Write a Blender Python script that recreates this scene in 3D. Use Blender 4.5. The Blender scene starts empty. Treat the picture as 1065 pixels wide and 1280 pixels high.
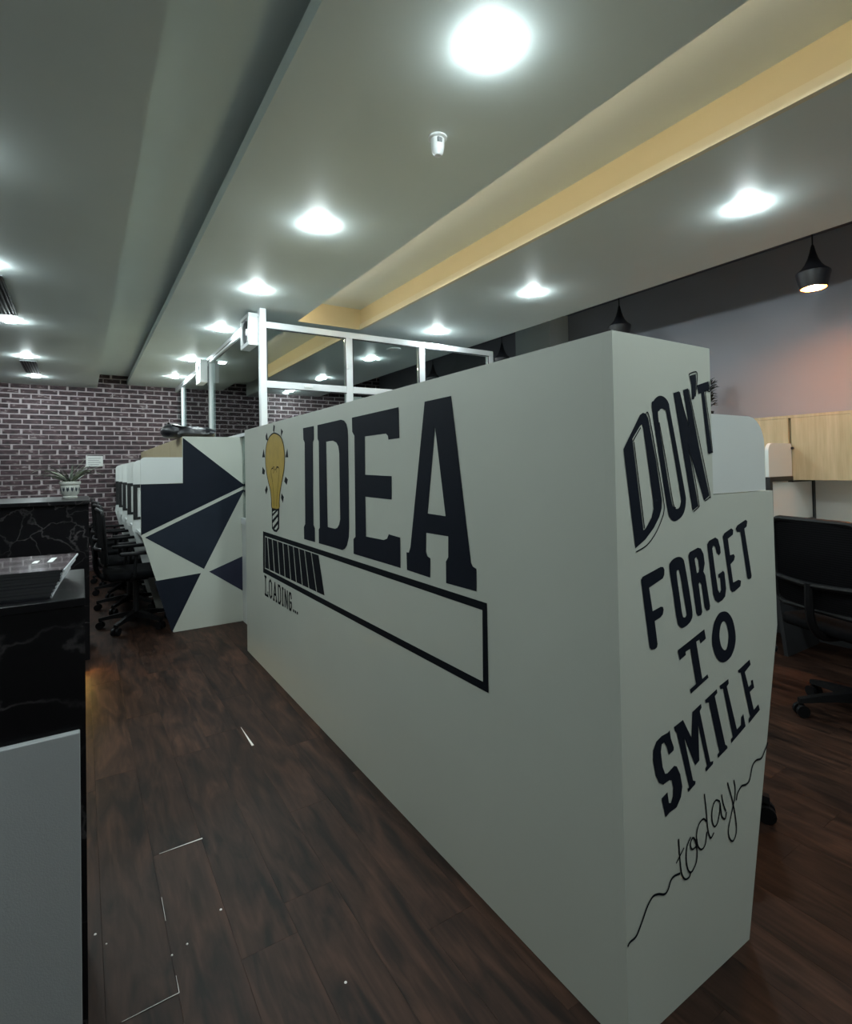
import bpy, bmesh, math, random
from mathutils import Vector, Matrix
from mathutils.geometry import tessellate_polygon

random.seed(7)
S = bpy.context.scene
COL = S.collection
PI = math.pi

# ------------------------------------------------------------------ camera
F_PX, YAW, PITCH, ROLL, CY = 670.99, 0.5711, 0.0151, -0.0182, 575.75
CAM = Vector((0, 0, 1.3))
_f = Vector((math.sin(YAW) * math.cos(PITCH), math.cos(YAW) * math.cos(PITCH), math.sin(PITCH)))
_r = Vector((math.cos(YAW), -math.sin(YAW), 0))
_u = _r.cross(_f)
CR = _r * math.cos(ROLL) + _u * math.sin(ROLL)
CU = -_r * math.sin(ROLL) + _u * math.cos(ROLL)
CF = _f
cd = bpy.data.cameras.new('camera')
cam = bpy.data.objects.new('camera', cd)
COL.objects.link(cam)
cam.matrix_world = Matrix(((CR.x, CU.x, -CF.x, CAM.x), (CR.y, CU.y, -CF.y, CAM.y), (CR.z, CU.z, -CF.z, CAM.z), (0, 0, 0, 1)))
cd.sensor_fit = 'AUTO'
cd.sensor_width = 36
cd.lens = F_PX / 1280 * 36
cd.shift_y = (CY - 640) / 1280
cd.clip_start = 0.02
S.camera = cam

# ------------------------------------------------------------------ world, exposure, lamp strengths
w = bpy.data.worlds.new('world'); S.world = w; w.use_nodes = True
w.node_tree.nodes['Background'].inputs[0].default_value = (0.5, 0.55, 0.6, 1)
w.node_tree.nodes['Background'].inputs[1].default_value = 0.02
S.view_settings.view_transform = 'Standard'
S.view_settings.look = 'None'
S.view_settings.exposure = 0.0
S.view_settings.gamma = 1.0
S.view_settings.use_curve_mapping = False
LAMP = 530.0          # radiance of the ceiling downlights
COVE = 30.0           # warm strip in the ceiling cove
PEND = 600.0          # pendant bulb
KICK = 240.0           # warm strip at the foot of the marble cabinet

# ------------------------------------------------------------------ helpers
def pix(x, y, ax, v):
    """photo pixel -> point on the plane  axis = v"""
    d = CF + CR * ((x - 532.5) / F_PX) - CU * ((y - CY) / F_PX)
    i = 'XYZ'.index(ax)
    return CAM + d * ((v - CAM[i]) / d[i])

def link(o, parent=None, world=True):
    COL.objects.link(o)
    if parent is not None:
        o.parent = parent
        if world:
            o.matrix_parent_inverse = Matrix.Translation(-parent.location)
    return o

def obj(name, bm, m, parent=None, world=True, smooth=False):
    bmesh.ops.recalc_face_normals(bm, faces=bm.faces)
    me = bpy.data.meshes.new(name)
    bm.to_mesh(me); bm.free()
    if smooth:
        for p in me.polygons: p.use_smooth = True
        try: me.set_sharp_from_angle(angle=math.radians(38))
        except Exception: pass
    me.materials.append(m)
    return link(bpy.data.objects.new(name, me), parent, world)

def tag(o, label=None, cat=None, group=None, kind=None):
    if label: o['label'] = label
    if cat: o['category'] = cat
    if group: o['group'] = group
    if kind: o['kind'] = kind
    return o

def thing(name, label, cat, loc=(0, 0, 0), rz=0, group=None):
    o = bpy.data.objects.new(name, None); COL.objects.link(o)
    o.location = loc; o.rotation_euler = (0, 0, rz); o.empty_display_size = .1
    return tag(o, label, cat, group)

def dup(root, loc, rz=0, label=None, group=None):
    c = root.copy(); COL.objects.link(c); c.location = loc; c.rotation_euler = (0, 0, rz)
    if label: c['label'] = label
    if group: c['group'] = group
    for ch in root.children:
        k = ch.copy(); COL.objects.link(k); k.parent = c
        for g in ch.children:
            q = g.copy(); COL.objects.link(q); q.parent = k
    return c

def box(bm, x0, x1, y0, y1, z0, z1, bev=0, seg=2):
    r = bmesh.ops.create_cube(bm, size=1)
    for v in r['verts']:
        v.co = Vector(((x0 + x1) / 2 + v.co.x * (x1 - x0), (y0 + y1) / 2 + v.co.y * (y1 - y0), (z0 + z1) / 2 + v.co.z * (z1 - z0)))
    if bev:
        es = list({e for v in r['verts'] for e in v.link_edges})
        bmesh.ops.bevel(bm, geom=es, offset=bev, segments=seg, affect='EDGES', profile=.5)
    return bm

def B(x0, x1, y0, y1, z0, z1, bev=0, seg=2):
    return box(bmesh.new(), x0, x1, y0, y1, z0, z1, bev, seg)

def lathe(bm, prof, n=24, c=(0, 0, 0), cap=True):
    rings = []
    for (r, z) in prof:
        rings.append([bm.verts.new((c[0] + r * math.cos(2 * PI * i / n), c[1] + r * math.sin(2 * PI * i / n), c[2] + z)) for i in range(n)])
    for a, b in zip(rings, rings[1:]):
        for i in range(n):
            bm.faces.new((a[i], a[(i + 1) % n], b[(i + 1) % n], b[i]))
    if cap:
        for rg in (rings[0], rings[-1]):
            try: bm.faces.new(rg)
            except ValueError: pass
    return bm

def tube(bm, pts, r, n=8, closed=False, taper=None):
    pts = [Vector(p) for p in pts]
    N = len(pts); rings = []
    for i, p in enumerate(pts):
        if closed: t = pts[(i + 1) % N] - pts[i - 1]
        else: t = pts[min(i + 1, N - 1)] - pts[max(i - 1, 0)]
        t.normalize()
        a = Vector((0, 0, 1)) if abs(t.z) < .9 else Vector((1, 0, 0))
        s = t.cross(a).normalized(); q = s.cross(t)
        rr = r if taper is None else r * taper[i]
        rings.append([bm.verts.new(p + s * (rr * math.cos(2 * PI * k / n)) + q * (rr * math.sin(2 * PI * k / n))) for k in range(n)])
    for i in range(N if closed else N - 1):
        a, b = rings[i], rings[(i + 1) % N]
        for k in range(n): bm.faces.new((a[k], a[(k + 1) % n], b[(k + 1) % n], b[k]))
    if not closed:
        bm.faces.new(rings[0]); bm.faces.new(rings[-1])
    return bm

def prism(bm, pts, axis, v0, v1):
    """polygon (2-D) extruded along axis; pts are (x,z) for Y, (y,z) for X, (x,y) for Z"""
    def P(a, b, v): return {'X': (v, a, b), 'Y': (a, v, b), 'Z': (a, b, v)}[axis]
    lo = [bm.verts.new(P(a, b, v0)) for a, b in pts]; hi = [bm.verts.new(P(a, b, v1)) for a, b in pts]
    bm.faces.new(lo); bm.faces.new(hi)
    n = len(pts)
    for i in range(n): bm.faces.new((lo[i], lo[(i + 1) % n], hi[(i + 1) % n], hi[i]))
    return bm

def spline(pts, k=6, closed=False):
    out = []; N = len(pts)
    rng = range(N if closed else N - 1)
    for i in rng:
        g = lambda j: Vector(pts[j % N]) if closed else Vector(pts[max(0, min(N - 1, j))])
        p0, p1, p2, p3 = g(i - 1), g(i), g(i + 1), g(i + 2)
        for s in range(k):
            t = s / k
            out.append(.5 * ((2 * p1) + (p2 - p0) * t + (2 * p0 - 5 * p1 + 4 * p2 - p3) * t * t + (3 * p1 - p0 - 3 * p2 + p3) * t ** 3))
    if not closed: out.append(Vector(pts[-1]))
    return out

# ------------------------------------------------------------------ materials (all procedural)
def nt(name):
    m = bpy.data.materials.new(name); m.use_nodes = True
    t = m.node_tree; return m, t, t.nodes, t.links, t.nodes['Principled BSDF']

def mat(name, col, rough=.6, metal=0, var=.0, vs=4, bump=0, bs=80, spec=.5, coat=0):
    m, t, n, l, p = nt(name)
    p.inputs['Base Color'].default_value = (*col, 1); p.inputs['Roughness'].default_value = rough
    p.inputs['Metallic'].default_value = metal; p.inputs['Specular IOR Level'].default_value = spec
    p.inputs['Coat Weight'].default_value = coat
    if var or bump:
        g = n.new('ShaderNodeNewGeometry')
    if var:
        z = n.new('ShaderNodeTexNoise'); z.inputs['Scale'].default_value = vs; z.inputs['Detail'].default_value = 4
        l.new(g.outputs['Position'], z.inputs['Vector'])
        r = n.new('ShaderNodeValToRGB')
        r.color_ramp.elements[0].position = .3; r.color_ramp.elements[1].position = .7
        r.color_ramp.elements[0].color = (*[c * (1 - var) for c in col], 1); r.color_ramp.elements[1].color = (*[min(1, c * (1 + var)) for c in col], 1)
        l.new(z.outputs['Fac'], r.inputs['Fac']); l.new(r.outputs['Color'], p.inputs['Base Color'])
    if bump:
        z2 = n.new('ShaderNodeTexNoise'); z2.inputs['Scale'].default_value = bs; z2.inputs['Detail'].default_value = 3
        l.new(g.outputs['Position'], z2.inputs['Vector'])
        b = n.new('ShaderNodeBump'); b.inputs['Strength'].default_value = bump; b.inputs['Distance'].default_value = .004
        l.new(z2.outputs['Fac'], b.inputs['Height']); l.new(b.outputs['Normal'], p.inputs['Normal'])
    return m

def emis(name, col, s):
    m, t, n, l, p = nt(name)
    p.inputs['Base Color'].default_value = (.8, .8, .8, 1)
    p.inputs['Emission Color'].default_value = (*col, 1); p.inputs['Emission Strength'].default_value = s
    return m

M = {}
M['ceiling'] = mat('ceiling_paint', (.74, .815, .81), .55, var=.03, vs=1.5)
M['covelip'] = mat('cove_lip_paint', (.82, .76, .58), .6)
M['cove'] = mat('cove_cream_paint', (.76, .67, .45), .6, var=.03, vs=2)
M['darkceil'] = mat('slot_dark_paint', (.09, .10, .14), .8)
M['wallgrey'] = mat('wall_grey_paint', (.30, .305, .345), .7, var=.04, vs=1.2)
M['wallplain'] = mat('wall_plain_paint', (.45, .45, .44), .7, var=.04, vs=1.2)
M['mortar'] = mat('mortar', (.45, .385, .40), .85, var=.15, vs=14, bump=.5, bs=90)
M['white'] = mat('partition_offwhite_laminate', (.525, .540, .478), .42, var=.025, vs=2.2, bump=.05, bs=240)
M['screen'] = mat('screen_white_laminate', (.66, .68, .665), .35, var=.02, vs=3)
M['navy'] = mat('navy_paint', (.0075, .0098, .0170), .6, var=.08, vs=6, spec=.12)
M['navy2'] = mat('slate_navy_paint', (.020, .0255, .038), .6, var=.08, vs=6, spec=.12)
M['navy3'] = mat('dusky_navy_paint', (.030, .032, .054), .6, var=.08, vs=6, spec=.12)
M['navytri'] = mat('deep_navy_paint', (.0115, .0145, .0235), .6, var=.08, vs=6, spec=.12)
M['ink'] = mat('black_ink', (.005, .0065, .010), .6, spec=.12)
M['bulb'] = mat('mustard_paint', (.44, .30, .055), .45, var=.08, vs=20)
M['underdesk_shade'] = mat('shade_darkened_board', (.035, .037, .042), .6)  # shade below the right-wall desks, put into the board colour
M['wood'] = mat('placeholder', (.5, .4, .25), .4)
M['blackmetal'] = mat('black_metal_frame', (.012, .012, .014), .4)
M['blackplastic'] = mat('black_plastic', (.006, .006, .007), .5, spec=.2)
M['blackfabric'] = mat('black_fabric', (.005, .005, .006), .9, bump=.4, bs=400, spec=.1)
M['leather'] = mat('black_nylon', (.008, .008, .011), .33, bump=.3, bs=60)
M['alu'] = mat('white_aluminium', (.74, .76, .78), .3, .15)
M['gasket'] = mat('rubber_gasket', (.03, .03, .035), .6)
M['fanwhite'] = mat('fan_white_plastic', (.80, .82, .82), .4)
M['grey'] = mat('grey_plastic', (.22, .23, .24), .5)
M['slot'] = mat('slot_grille', (.06, .07, .08), .5)
M['slotdark'] = mat('slot_dark', (.006, .006, .008), .7)
M['desk'] = mat('white_board_laminate', (.37, .38, .385), .4, var=.02, vs=4, bump=.08, bs=300)
M['cer'] = mat('glazed_ceramic', (.52, .52, .48), .25, var=.1, vs=20)
M['cerdark'] = mat('ceramic_dark_glaze', (.03, .035, .045), .3)
M['soil'] = mat('soil', (.03, .022, .016), .9, bump=.6, bs=80)
M['stem'] = mat('leaf_dark', (.035, .05, .028), .5, var=.3, vs=30)
M['bush'] = mat('leaf_blackish', (.012, .015, .010), .6, spec=.2)
M['leaf'] = mat('leaf_pale', (.30, .33, .24), .45, var=.4, vs=40)
M['paper'] = mat('paper', (.62, .62, .60), .6, var=.06, vs=40)
M['gloss'] = mat('glossy_cover', (.012, .012, .015), .1, coat=.6)
M['pages'] = mat('page_edges', (.40, .41, .43), .5, var=.15, vs=200)
M['chip'] = mat('chipped_pale_edge', (.75, .70, .66), .6)
M['lampblack'] = mat('pendant_black', (.012, .012, .016), .45)
M['copper'] = mat('pendant_copper_inside', (.85, .45, .18), .35, .8)
M['print'] = mat('grey_print', (.25, .25, .26), .6)
M['lamp'] = emis('led_diffuser', (.83, .97, .98), LAMP)
M['pend'] = emis('pendant_bulb', (1.0, .40, .14), PEND)
M['coveled'] = emis('warm_cove_led', (1.0, .80, .52), COVE)
M['kickled'] = emis('warm_plinth_led', (1.0, .62, .15), KICK)

def make_wood():
    m, t, n, l, p = nt('light_oak_laminate')
    g = n.new('ShaderNodeNewGeometry'); mp = n.new('ShaderNodeMapping'); mp.inputs['Scale'].default_value = (30, 30, 2.2)
    z = n.new('ShaderNodeTexNoise'); z.inputs['Scale'].default_value = 1.5; z.inputs['Detail'].default_value = 5
    r = n.new('ShaderNodeValToRGB')
    r.color_ramp.elements[0].color = (.40, .325, .19, 1); r.color_ramp.elements[1].color = (.52, .43, .27, 1)
    r.color_ramp.elements[0].position = .3; r.color_ramp.elements[1].position = .7
    l.new(g.outputs['Position'], mp.inputs['Vector']); l.new(mp.outputs['Vector'], z.inputs['Vector'])
    l.new(z.outputs['Fac'], r.inputs['Fac']); l.new(r.outputs['Color'], p.inputs['Base Color'])
    p.inputs['Roughness'].default_value = .45
    return m
M['wood'] = make_wood()

def make_floor():
    m, t, n, l, p = nt('walnut_vinyl_plank')
    g = n.new('ShaderNodeNewGeometry'); oi = n.new('ShaderNodeObjectInfo')
    off = n.new('ShaderNodeVectorMath'); off.operation = 'SCALE'; off.inputs[0].default_value = (13.1, 47.3, 9.7)
    l.new(oi.outputs['Random'], off.inputs['Scale'])
    ad = n.new('ShaderNodeVectorMath'); l.new(g.outputs['Position'], ad.inputs[0]); l.new(off.outputs[0], ad.inputs[1])
    mp = n.new('ShaderNodeMapping'); mp.inputs['Scale'].default_value = (7, 1.5, 1)
    l.new(ad.outputs[0], mp.inputs['Vector'])
    z = n.new('ShaderNodeTexNoise'); z.inputs['Scale'].default_value = 2.0; z.inputs['Detail'].default_value = 8; z.inputs['Distortion'].default_value = 1.2
    l.new(mp.outputs[0], z.inputs['Vector'])
    r = n.new('ShaderNodeValToRGB'); e = r.color_ramp.elements
    e[0].position = .34; e[0].color = (.0100, .0047, .0034, 1); e[1].position = .72; e[1].color = (.058, .0265, .0165, 1)
    k = e.new(.5); k.color = (.029, .0134, .0086, 1)
    l.new(z.outputs['Fac'], r.inputs['Fac'])
    mp2 = n.new('ShaderNodeMapping'); mp2.inputs['Scale'].default_value = (60, 3, 1); l.new(ad.outputs[0], mp2.inputs['Vector'])
    z2 = n.new('ShaderNodeTexNoise'); z2.inputs['Scale'].default_value = 1.5; z2.inputs['Detail'].default_value = 4; l.new(mp2.outputs[0], z2.inputs['Vector'])
    hv = n.new('ShaderNodeHueSaturation')
    mr = n.new('ShaderNodeMapRange'); mr.inputs['To Min'].default_value = .85; mr.inputs['To Max'].default_value = 1.15; l.new(oi.outputs['Random'], mr.inputs['Value'])
    ml = n.new('ShaderNodeMath'); ml.operation = 'MULTIPLY'
    mr2 = n.new('ShaderNodeMapRange'); mr2.inputs['From Min'].default_value = .3; mr2.inputs['From Max'].default_value = .7; mr2.inputs['To Min'].default_value = .78; mr2.inputs['To Max'].default_value = 1.2
    l.new(z2.outputs['Fac'], mr2.inputs['Value']); l.new(mr.outputs[0], ml.inputs[0]); l.new(mr2.outputs[0], ml.inputs[1])
    mp3 = n.new('ShaderNodeMapping'); mp3.inputs['Scale'].default_value = (17, 1.7, 1); l.new(ad.outputs[0], mp3.inputs['Vector'])
    z4 = n.new('ShaderNodeTexNoise'); z4.inputs['Scale'].default_value = 1.3; z4.inputs['Detail'].default_value = 5; z4.inputs['Distortion'].default_value = .6; l.new(mp3.outputs[0], z4.inputs['Vector'])
    r4 = n.new('ShaderNodeMapRange'); r4.inputs['From Min'].default_value = .56; r4.inputs['From Max'].default_value = .68; r4.inputs['To Min'].default_value = 1.0; r4.inputs['To Max'].default_value = .5
    l.new(z4.outputs['Fac'], r4.inputs['Value'])
    ml2 = n.new('ShaderNodeMath'); ml2.operation = 'MULTIPLY'; l.new(ml.outputs[0], ml2.inputs[0]); l.new(r4.outputs[0], ml2.inputs[1]); ml = ml2
    l.new(ml.outputs[0], hv.inputs['Value']); l.new(r.outputs['Color'], hv.inputs['Color']); l.new(hv.outputs['Color'], p.inputs['Base Color'])
    p.inputs['Roughness'].default_value = .55; p.inputs['Specular IOR Level'].default_value = .18
    b = n.new('ShaderNodeBump'); b.inputs['Strength'].default_value = .12; b.inputs['Distance'].default_value = .002
    l.new(z2.outputs['Fac'], b.inputs['Height']); l.new(b.outputs['Normal'], p.inputs['Normal'])
    return m
M['floor'] = make_floor()
M['subfloor'] = mat('plank_joint', (.012, .008, .006), .8)

def make_brick():
    m, t, n, l, p = nt('plum_brick')
    g = n.new('ShaderNodeNewGeometry'); oi = n.new('ShaderNodeObjectInfo')
    z = n.new('ShaderNodeTexNoise'); z.inputs['Scale'].default_value = 26; z.inputs['Detail'].default_value = 6
    mp = n.new('ShaderNodeMapping'); mp.inputs['Scale'].default_value = (.6, 1, 1.6)
    l.new(g.outputs['Position'], mp.inputs['Vector']); l.new(mp.outputs[0], z.inputs['Vector'])
    r = n.new('ShaderNodeValToRGB'); e = r.color_ramp.elements
    e[0].position = .28; e[0].color = (.015, .0085, .0105, 1); e[1].position = .62; e[1].color = (.078, .043, .050, 1)
    k = e.new(.72); k.color = (.30, .25, .25, 1)
    # some bricks are paler and more worn
    mr = n.new('ShaderNodeMapRange'); mr.inputs['To Min'].default_value = -.08; mr.inputs['To Max'].default_value = .07
    z3 = n.new('ShaderNodeTexNoise'); z3.inputs['Scale'].default_value = 5.5; l.new(g.outputs['Position'], z3.inputs['Vector'])
    mr.inputs['From Min'].default_value = .3; mr.inputs['From Max'].default_value = .7; l.new(z3.outputs['Fac'], mr.inputs['Value'])
    ad = n.new('ShaderNodeMath'); l.new(z.outputs['Fac'], ad.inputs[0]); l.new(mr.outputs[0], ad.inputs[1])
    ad2 = n.new('ShaderNodeMath'); mr4 = n.new('ShaderNodeMapRange'); mr4.inputs['To Min'].default_value = -.06; mr4.inputs['To Max'].default_value = .06
    l.new(oi.outputs['Random'], mr4.inputs['Value']); l.new(ad.outputs[0], ad2.inputs[0]); l.new(mr4.outputs[0], ad2.inputs[1])
    l.new(ad2.outputs[0], r.inputs['Fac']); l.new(r.outputs['Color'], p.inputs['Base Color'])
    p.inputs['Roughness'].default_value = .75
    b = n.new('ShaderNodeBump'); b.inputs['Strength'].default_value = .5; b.inputs['Distance'].default_value = .004
    l.new(z.outputs['Fac'], b.inputs['Height']); l.new(b.outputs['Normal'], p.inputs['Normal'])
    return m
M['brick'] = make_brick()

def make_marble():
    m, t, n, l, p = nt('black_marble')
    g = n.new('ShaderNodeNewGeometry')
    z = n.new('ShaderNodeTexNoise'); z.inputs['Scale'].default_value = 5; z.inputs['Detail'].default_value = 6
    l.new(g.outputs['Position'], z.inputs['Vector'])
    mx = n.new('ShaderNodeMixRGB'); mx.blend_type = 'ADD'; mx.inputs[0].default_value = .30
    l.new(g.outputs['Position'], mx.inputs[1]); l.new(z.outputs['Color'], mx.inputs[2])
    v = n.new('ShaderNodeTexVoronoi'); v.feature = 'DISTANCE_TO_EDGE'; v.inputs['Scale'].default_value = 6.0
    l.new(mx.outputs[0], v.inputs['Vector'])
    r = n.new('ShaderNodeValToRGB'); e = r.color_ramp.elements
    e[0].position = 0; e[0].color = (.075, .068, .070, 1); e[1].position = .036; e[1].color = (.0065, .006, .007, 1)
    l.new(v.outputs['Distance'], r.inputs['Fac'])
    z2 = n.new('ShaderNodeTexNoise'); z2.inputs['Scale'].default_value = 4; z2.inputs['Detail'].default_value = 5; l.new(g.outputs['Position'], z2.inputs['Vector'])
    r2 = n.new('ShaderNodeValToRGB'); r2.color_ramp.elements[0].position = .33; r2.color_ramp.elements[1].position = .58
    l.new(z2.outputs['Fac'], r2.inputs['Fac'])
    mx2 = n.new('ShaderNodeMixRGB'); mx2.inputs[1].default_value = (.0055, .005, .006, 1)
    l.new(r2.outputs['Color'], mx2.inputs[0]); l.new(r.outputs['Color'], mx2.inputs[2])
    l.new(mx2.outputs[0], p.inputs['Base Color']); p.inputs['Roughness'].default_value = .3; p.inputs['Specular IOR Level'].default_value = .14
    return m
M['marble'] = make_marble()

def make_glass():
    m, t, n, l, p = nt('clear_glazing')
    out = n['Material Output']
    tr = n.new('ShaderNodeBsdfTransparent'); tr.inputs[0].default_value = (.86, .90, .89, 1)
    gl = n.new('ShaderNodeBsdfGlossy'); gl.inputs['Roughness'].default_value = .02; gl.inputs[0].default_value = (.9, .95, .95, 1)
    fr = n.new('ShaderNodeFresnel'); fr.inputs['IOR'].default_value = 1.42
    mx = n.new('ShaderNodeMixShader'); l.new(fr.outputs[0], mx.inputs[0]); l.new(tr.outputs[0], mx.inputs[1]); l.new(gl.outputs[0], mx.inputs[2])
    l.new(mx.outputs[0], out.inputs['Surface'])
    return m
M['glass'] = make_glass()

def make_meshfabric():
    m, t, n, l, p = nt('chair_mesh')
    tc = n.new('ShaderNodeTexCoord'); wv = n.new('ShaderNodeTexWave'); wv.wave_type = 'BANDS'; wv.bands_direction = 'Z'
    wv.inputs['Scale'].default_value = 28; l.new(tc.outputs['Object'], wv.inputs['Vector'])
    r = n.new('ShaderNodeValToRGB'); r.color_ramp.elements[0].color = (.003, .003, .004, 1); r.color_ramp.elements[1].color = (.013, .013, .016, 1)
    l.new(wv.outputs['Fac'], r.inputs['Fac']); l.new(r.outputs['Color'], p.inputs['Base Color'])
    p.inputs['Roughness'].default_value = .7; p.inputs['Specular IOR Level'].default_value = .15
    return m
M['mesh'] = make_meshfabric()

# ------------------------------------------------------------------ room dimensions (metres)
XL, XR, YF, YB = -2.5, 4.55, -2.5, 8.6
ZM, ZLS, ZREC, ZTOP = 2.554, 2.488, 2.675, 2.96

# ------------------------------------------------------------------ floor and its planks
floor = tag(obj('floor', B(XL, XR, YF, YB, -.06, -.006), M['subfloor']), kind='structure')
PW, PL, GAP = .155, 1.22, .00015
def plank_bm(bm, x, y0, y1):
    x0, x1, a, b = x + GAP, x + PW - GAP, y0 + GAP, y1 - GAP
    c = .0004
    lo = [bm.verts.new(v) for v in ((x0, a, -.006), (x1, a, -.006), (x1, b, -.006), (x0, b, -.006))]
    mi = [bm.verts.new(v) for v in ((x0, a, -c), (x1, a, -c), (x1, b, -c), (x0, b, -c))]
    hi = [bm.verts.new(v) for v in ((x0 + c, a + c, 0), (x1 - c, a + c, 0), (x1 - c, b - c, 0), (x0 + c, b - c, 0))]
    for p, q in ((lo, mi), (mi, hi)):
        for i in range(4): bm.faces.new((p[i], p[(i + 1) % 4], q[(i + 1) % 4], q[i]))
    bm.faces.new(hi)
full = None
rest = bmesh.new()
cands = []
k0 = math.floor((XL - .195) / PW)
rng = random.Random(3)
for k in range(k0, 40):
    x = .195 + k * PW
    if x < XL or x + PW > XR + .001: continue
    start = {-1: 1.49, 0: 2.066, 1: 2.72, 2: 1.62, 3: 3.25}.get(k, rng.uniform(0, PL))
    y = start - PL * math.ceil((start - YF) / PL)
    while y < YB:
        a, b = max(y, YF), min(y + PL, YB)
        if b - a > .02: cands.append((x, a, b))
        y += PL
def seen(c):
    x, a, b = c
    return x > -.4 and b > .2
ss = sorted([c for c in cands if seen(c)], key=lambda c: (c[0] + .08) ** 2 + ((c[1] + c[2]) / 2) ** 2)
single = ss[:290]
sset = set(single)
for c in cands:
    if c in sset: continue
    plank_bm(rest, *c)
for (x, a, b) in single:
    if abs(b - a - PL) < 1e-6:
        if full is None:
            bm = bmesh.new(); plank_bm(bm, 0, 0, PL); full = bpy.data.meshes.new('plank'); bm.to_mesh(full); bm.free(); full.materials.append(M['floor'])
        o = bpy.data.objects.new('plank', full); o.location = (x, a, 0); link(o, floor)
    else:
        bm = bmesh.new(); plank_bm(bm, 0, 0, b - a)
        o = obj('plank', bm, M['floor'], floor); o.location = (x, a, 0)
tag(obj('plank_field', rest, M['floor'], floor), kind='stuff')
# pale chips along plank joints and specks of litter lying on the floor
def sliver(name, a, b, wa, wb):
    a, b = pix(*a, 'Z', .0006), pix(*b, 'Z', .0006)
    d = (b - a).normalized(); s = Vector((-d.y, d.x, 0))
    bm = bmesh.new()
    lo = [bm.verts.new(p) for p in (a + s * wa, b + s * wb, b - s * wb, a - s * wa)]
    hi = [bm.verts.new(v.co + Vector((0, 0, .0012))) for v in lo]
    bm.faces.new(hi)
    for i in range(4): bm.faces.new((lo[i], lo[(i + 1) % 4], hi[(i + 1) % 4], hi[i]))
    return obj(name, bm, M['chip'], floor)
sliver('chipped_edge', (301, 909), (316, 932), .0005, .005)
sliver('chipped_edge', (199, 1067.5), (253, 1048), .0004, .0024)
sliver('chipped_edge', (202, 1122), (207, 1151), .0004, .0004)
sliver('chipped_edge', (220, 1220), (224, 1241), .0003, .0006)
sliver('chipped_edge', (224, 1241), (152, 1278), .0006, .0003)
for (x, y, r) in ((432, 1228, .004), (276, 1137, .004), (234, 1180, .003), (119, 1168, .004), (215, 1194, .003), (133, 1180, .0025)):
    p = pix(x, y, 'Z', 0); bm = bmesh.new(); lathe(bm, [(r, 0), (r * .7, .0015)], 7, p)
    obj('paint_speck', bm, M['chip'], floor)

# ------------------------------------------------------------------ walls
wall_back = tag(obj('wall_back', B(XL, XR, YB, YB + .12, 0, ZTOP), M['mortar']), kind='structure')
tag(obj('wall_right', B(XR, XR + .12, YF, YB, 0, ZTOP), M['wallgrey']), kind='structure')
tag(obj('wall_left', B(XL - .12, XL, YF, YB, 0, ZTOP), M['wallplain']), kind='structure')
tag(obj('wall_front', B(XL, XR, YF - .12, YF, 0, ZTOP), M['wallplain']), kind='structure')
# column against the right wall
bm = B(4.27, XR, 4.12, 4.67, 0, ZTOP)
tag(obj('trim_1', bm, M['ceiling']), kind='structure')

# bricks of the back wall
CW, CH, BW, BH = .206, .0655, .191, .0515
def brick_bm(bm, x, z, wd, y):
    c = .003; d = .012
    ba = [bm.verts.new(v) for v in ((x, y, z), (x + wd, y, z), (x + wd, y, z + BH), (x, y, z + BH))]
    fr = [bm.verts.new(v) for v in ((x + c, y - d, z + c), (x + wd - c, y - d, z + c), (x + wd - c, y - d, z + BH - c), (x + c, y - d, z + BH - c))]
    bm.faces.new(fr)
    for i in range(4): bm.faces.new((ba[i], ba[(i + 1) % 4], fr[(i + 1) % 4], fr[i]))
field = bmesh.new(); bl = []
for row in range(0, 45):
    z = .01 + row * CH
    if z + BH > ZTOP: break
    off = (row % 2) * CW / 2 + rng.uniform(-.02, .02)
    x = XL + off - CW
    while x < XR:
        a, b = max(x, XL), min(x + BW + rng.uniform(-.012, .006), XR)
        if b - a > .03: bl.append((a, z, b - a))
        x += CW
vis = [b for b in bl if -1.05 < b[0] < 2.35 and .9 < b[1] < 2.62 and not (b[0] < -.0 and b[1] < 1.05)]
vis.sort(key=lambda b: (b[0] > 1.2, abs(b[0] - .3)))
one = set(vis[:296])
bmesh_shared = {}
for b in bl:
    if b in one:
        key = round(b[2] / .006)
        if key not in bmesh_shared:
            bm = bmesh.new(); brick_bm(bm, 0, 0, key * .006, 0)
            bmesh.ops.recalc_face_normals(bm, faces=bm.faces)
            me = bpy.data.meshes.new('brick'); bm.to_mesh(me); bm.free(); me.materials.append(M['brick']); bmesh_shared[key] = me
        o = bpy.data.objects.new('brick', bmesh_shared[key]); o.location = (b[0], YB, b[1]); link(o, wall_back)
    else:
        brick_bm(field, b[0], b[1], b[2], YB)
tag(obj('brick_field', field, M['brick'], wall_back), kind='stuff')

# ------------------------------------------------------------------ ceiling: slab, dropped panels, coves
ceil = tag(obj('ceiling', B(XL, XR, YF, YB, ZTOP, ZTOP + .1), M['darkceil']), kind='structure')
obj('left_dropped_panel', B(XL, .192, YF, YB, ZLS, ZTOP), M['ceiling'], ceil)
obj('recess_panel', B(.192, .80, YF, YB, ZREC, ZTOP), M['ceiling'], ceil)
bm = B(.565, 1.532, YF, YB, ZM, ZM + .03); box(bm, .80, 1.532, YF, YB, ZM + .03, ZTOP)
obj('middle_dropped_panel', bm, M['ceiling'], ceil)
obj('cove_lip', B(.55, .565, YF, YB, ZM, ZM + .062), M['ceiling'], ceil)
obj('cove_ceiling', B(1.532, 2.13, YF, YB, 2.735, ZTOP), M['ceiling'], ceil)
obj('right_dropped_panel', B(2.13, 3.40, YF, YB, ZM, ZTOP), M['ceiling'], ceil)
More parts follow.
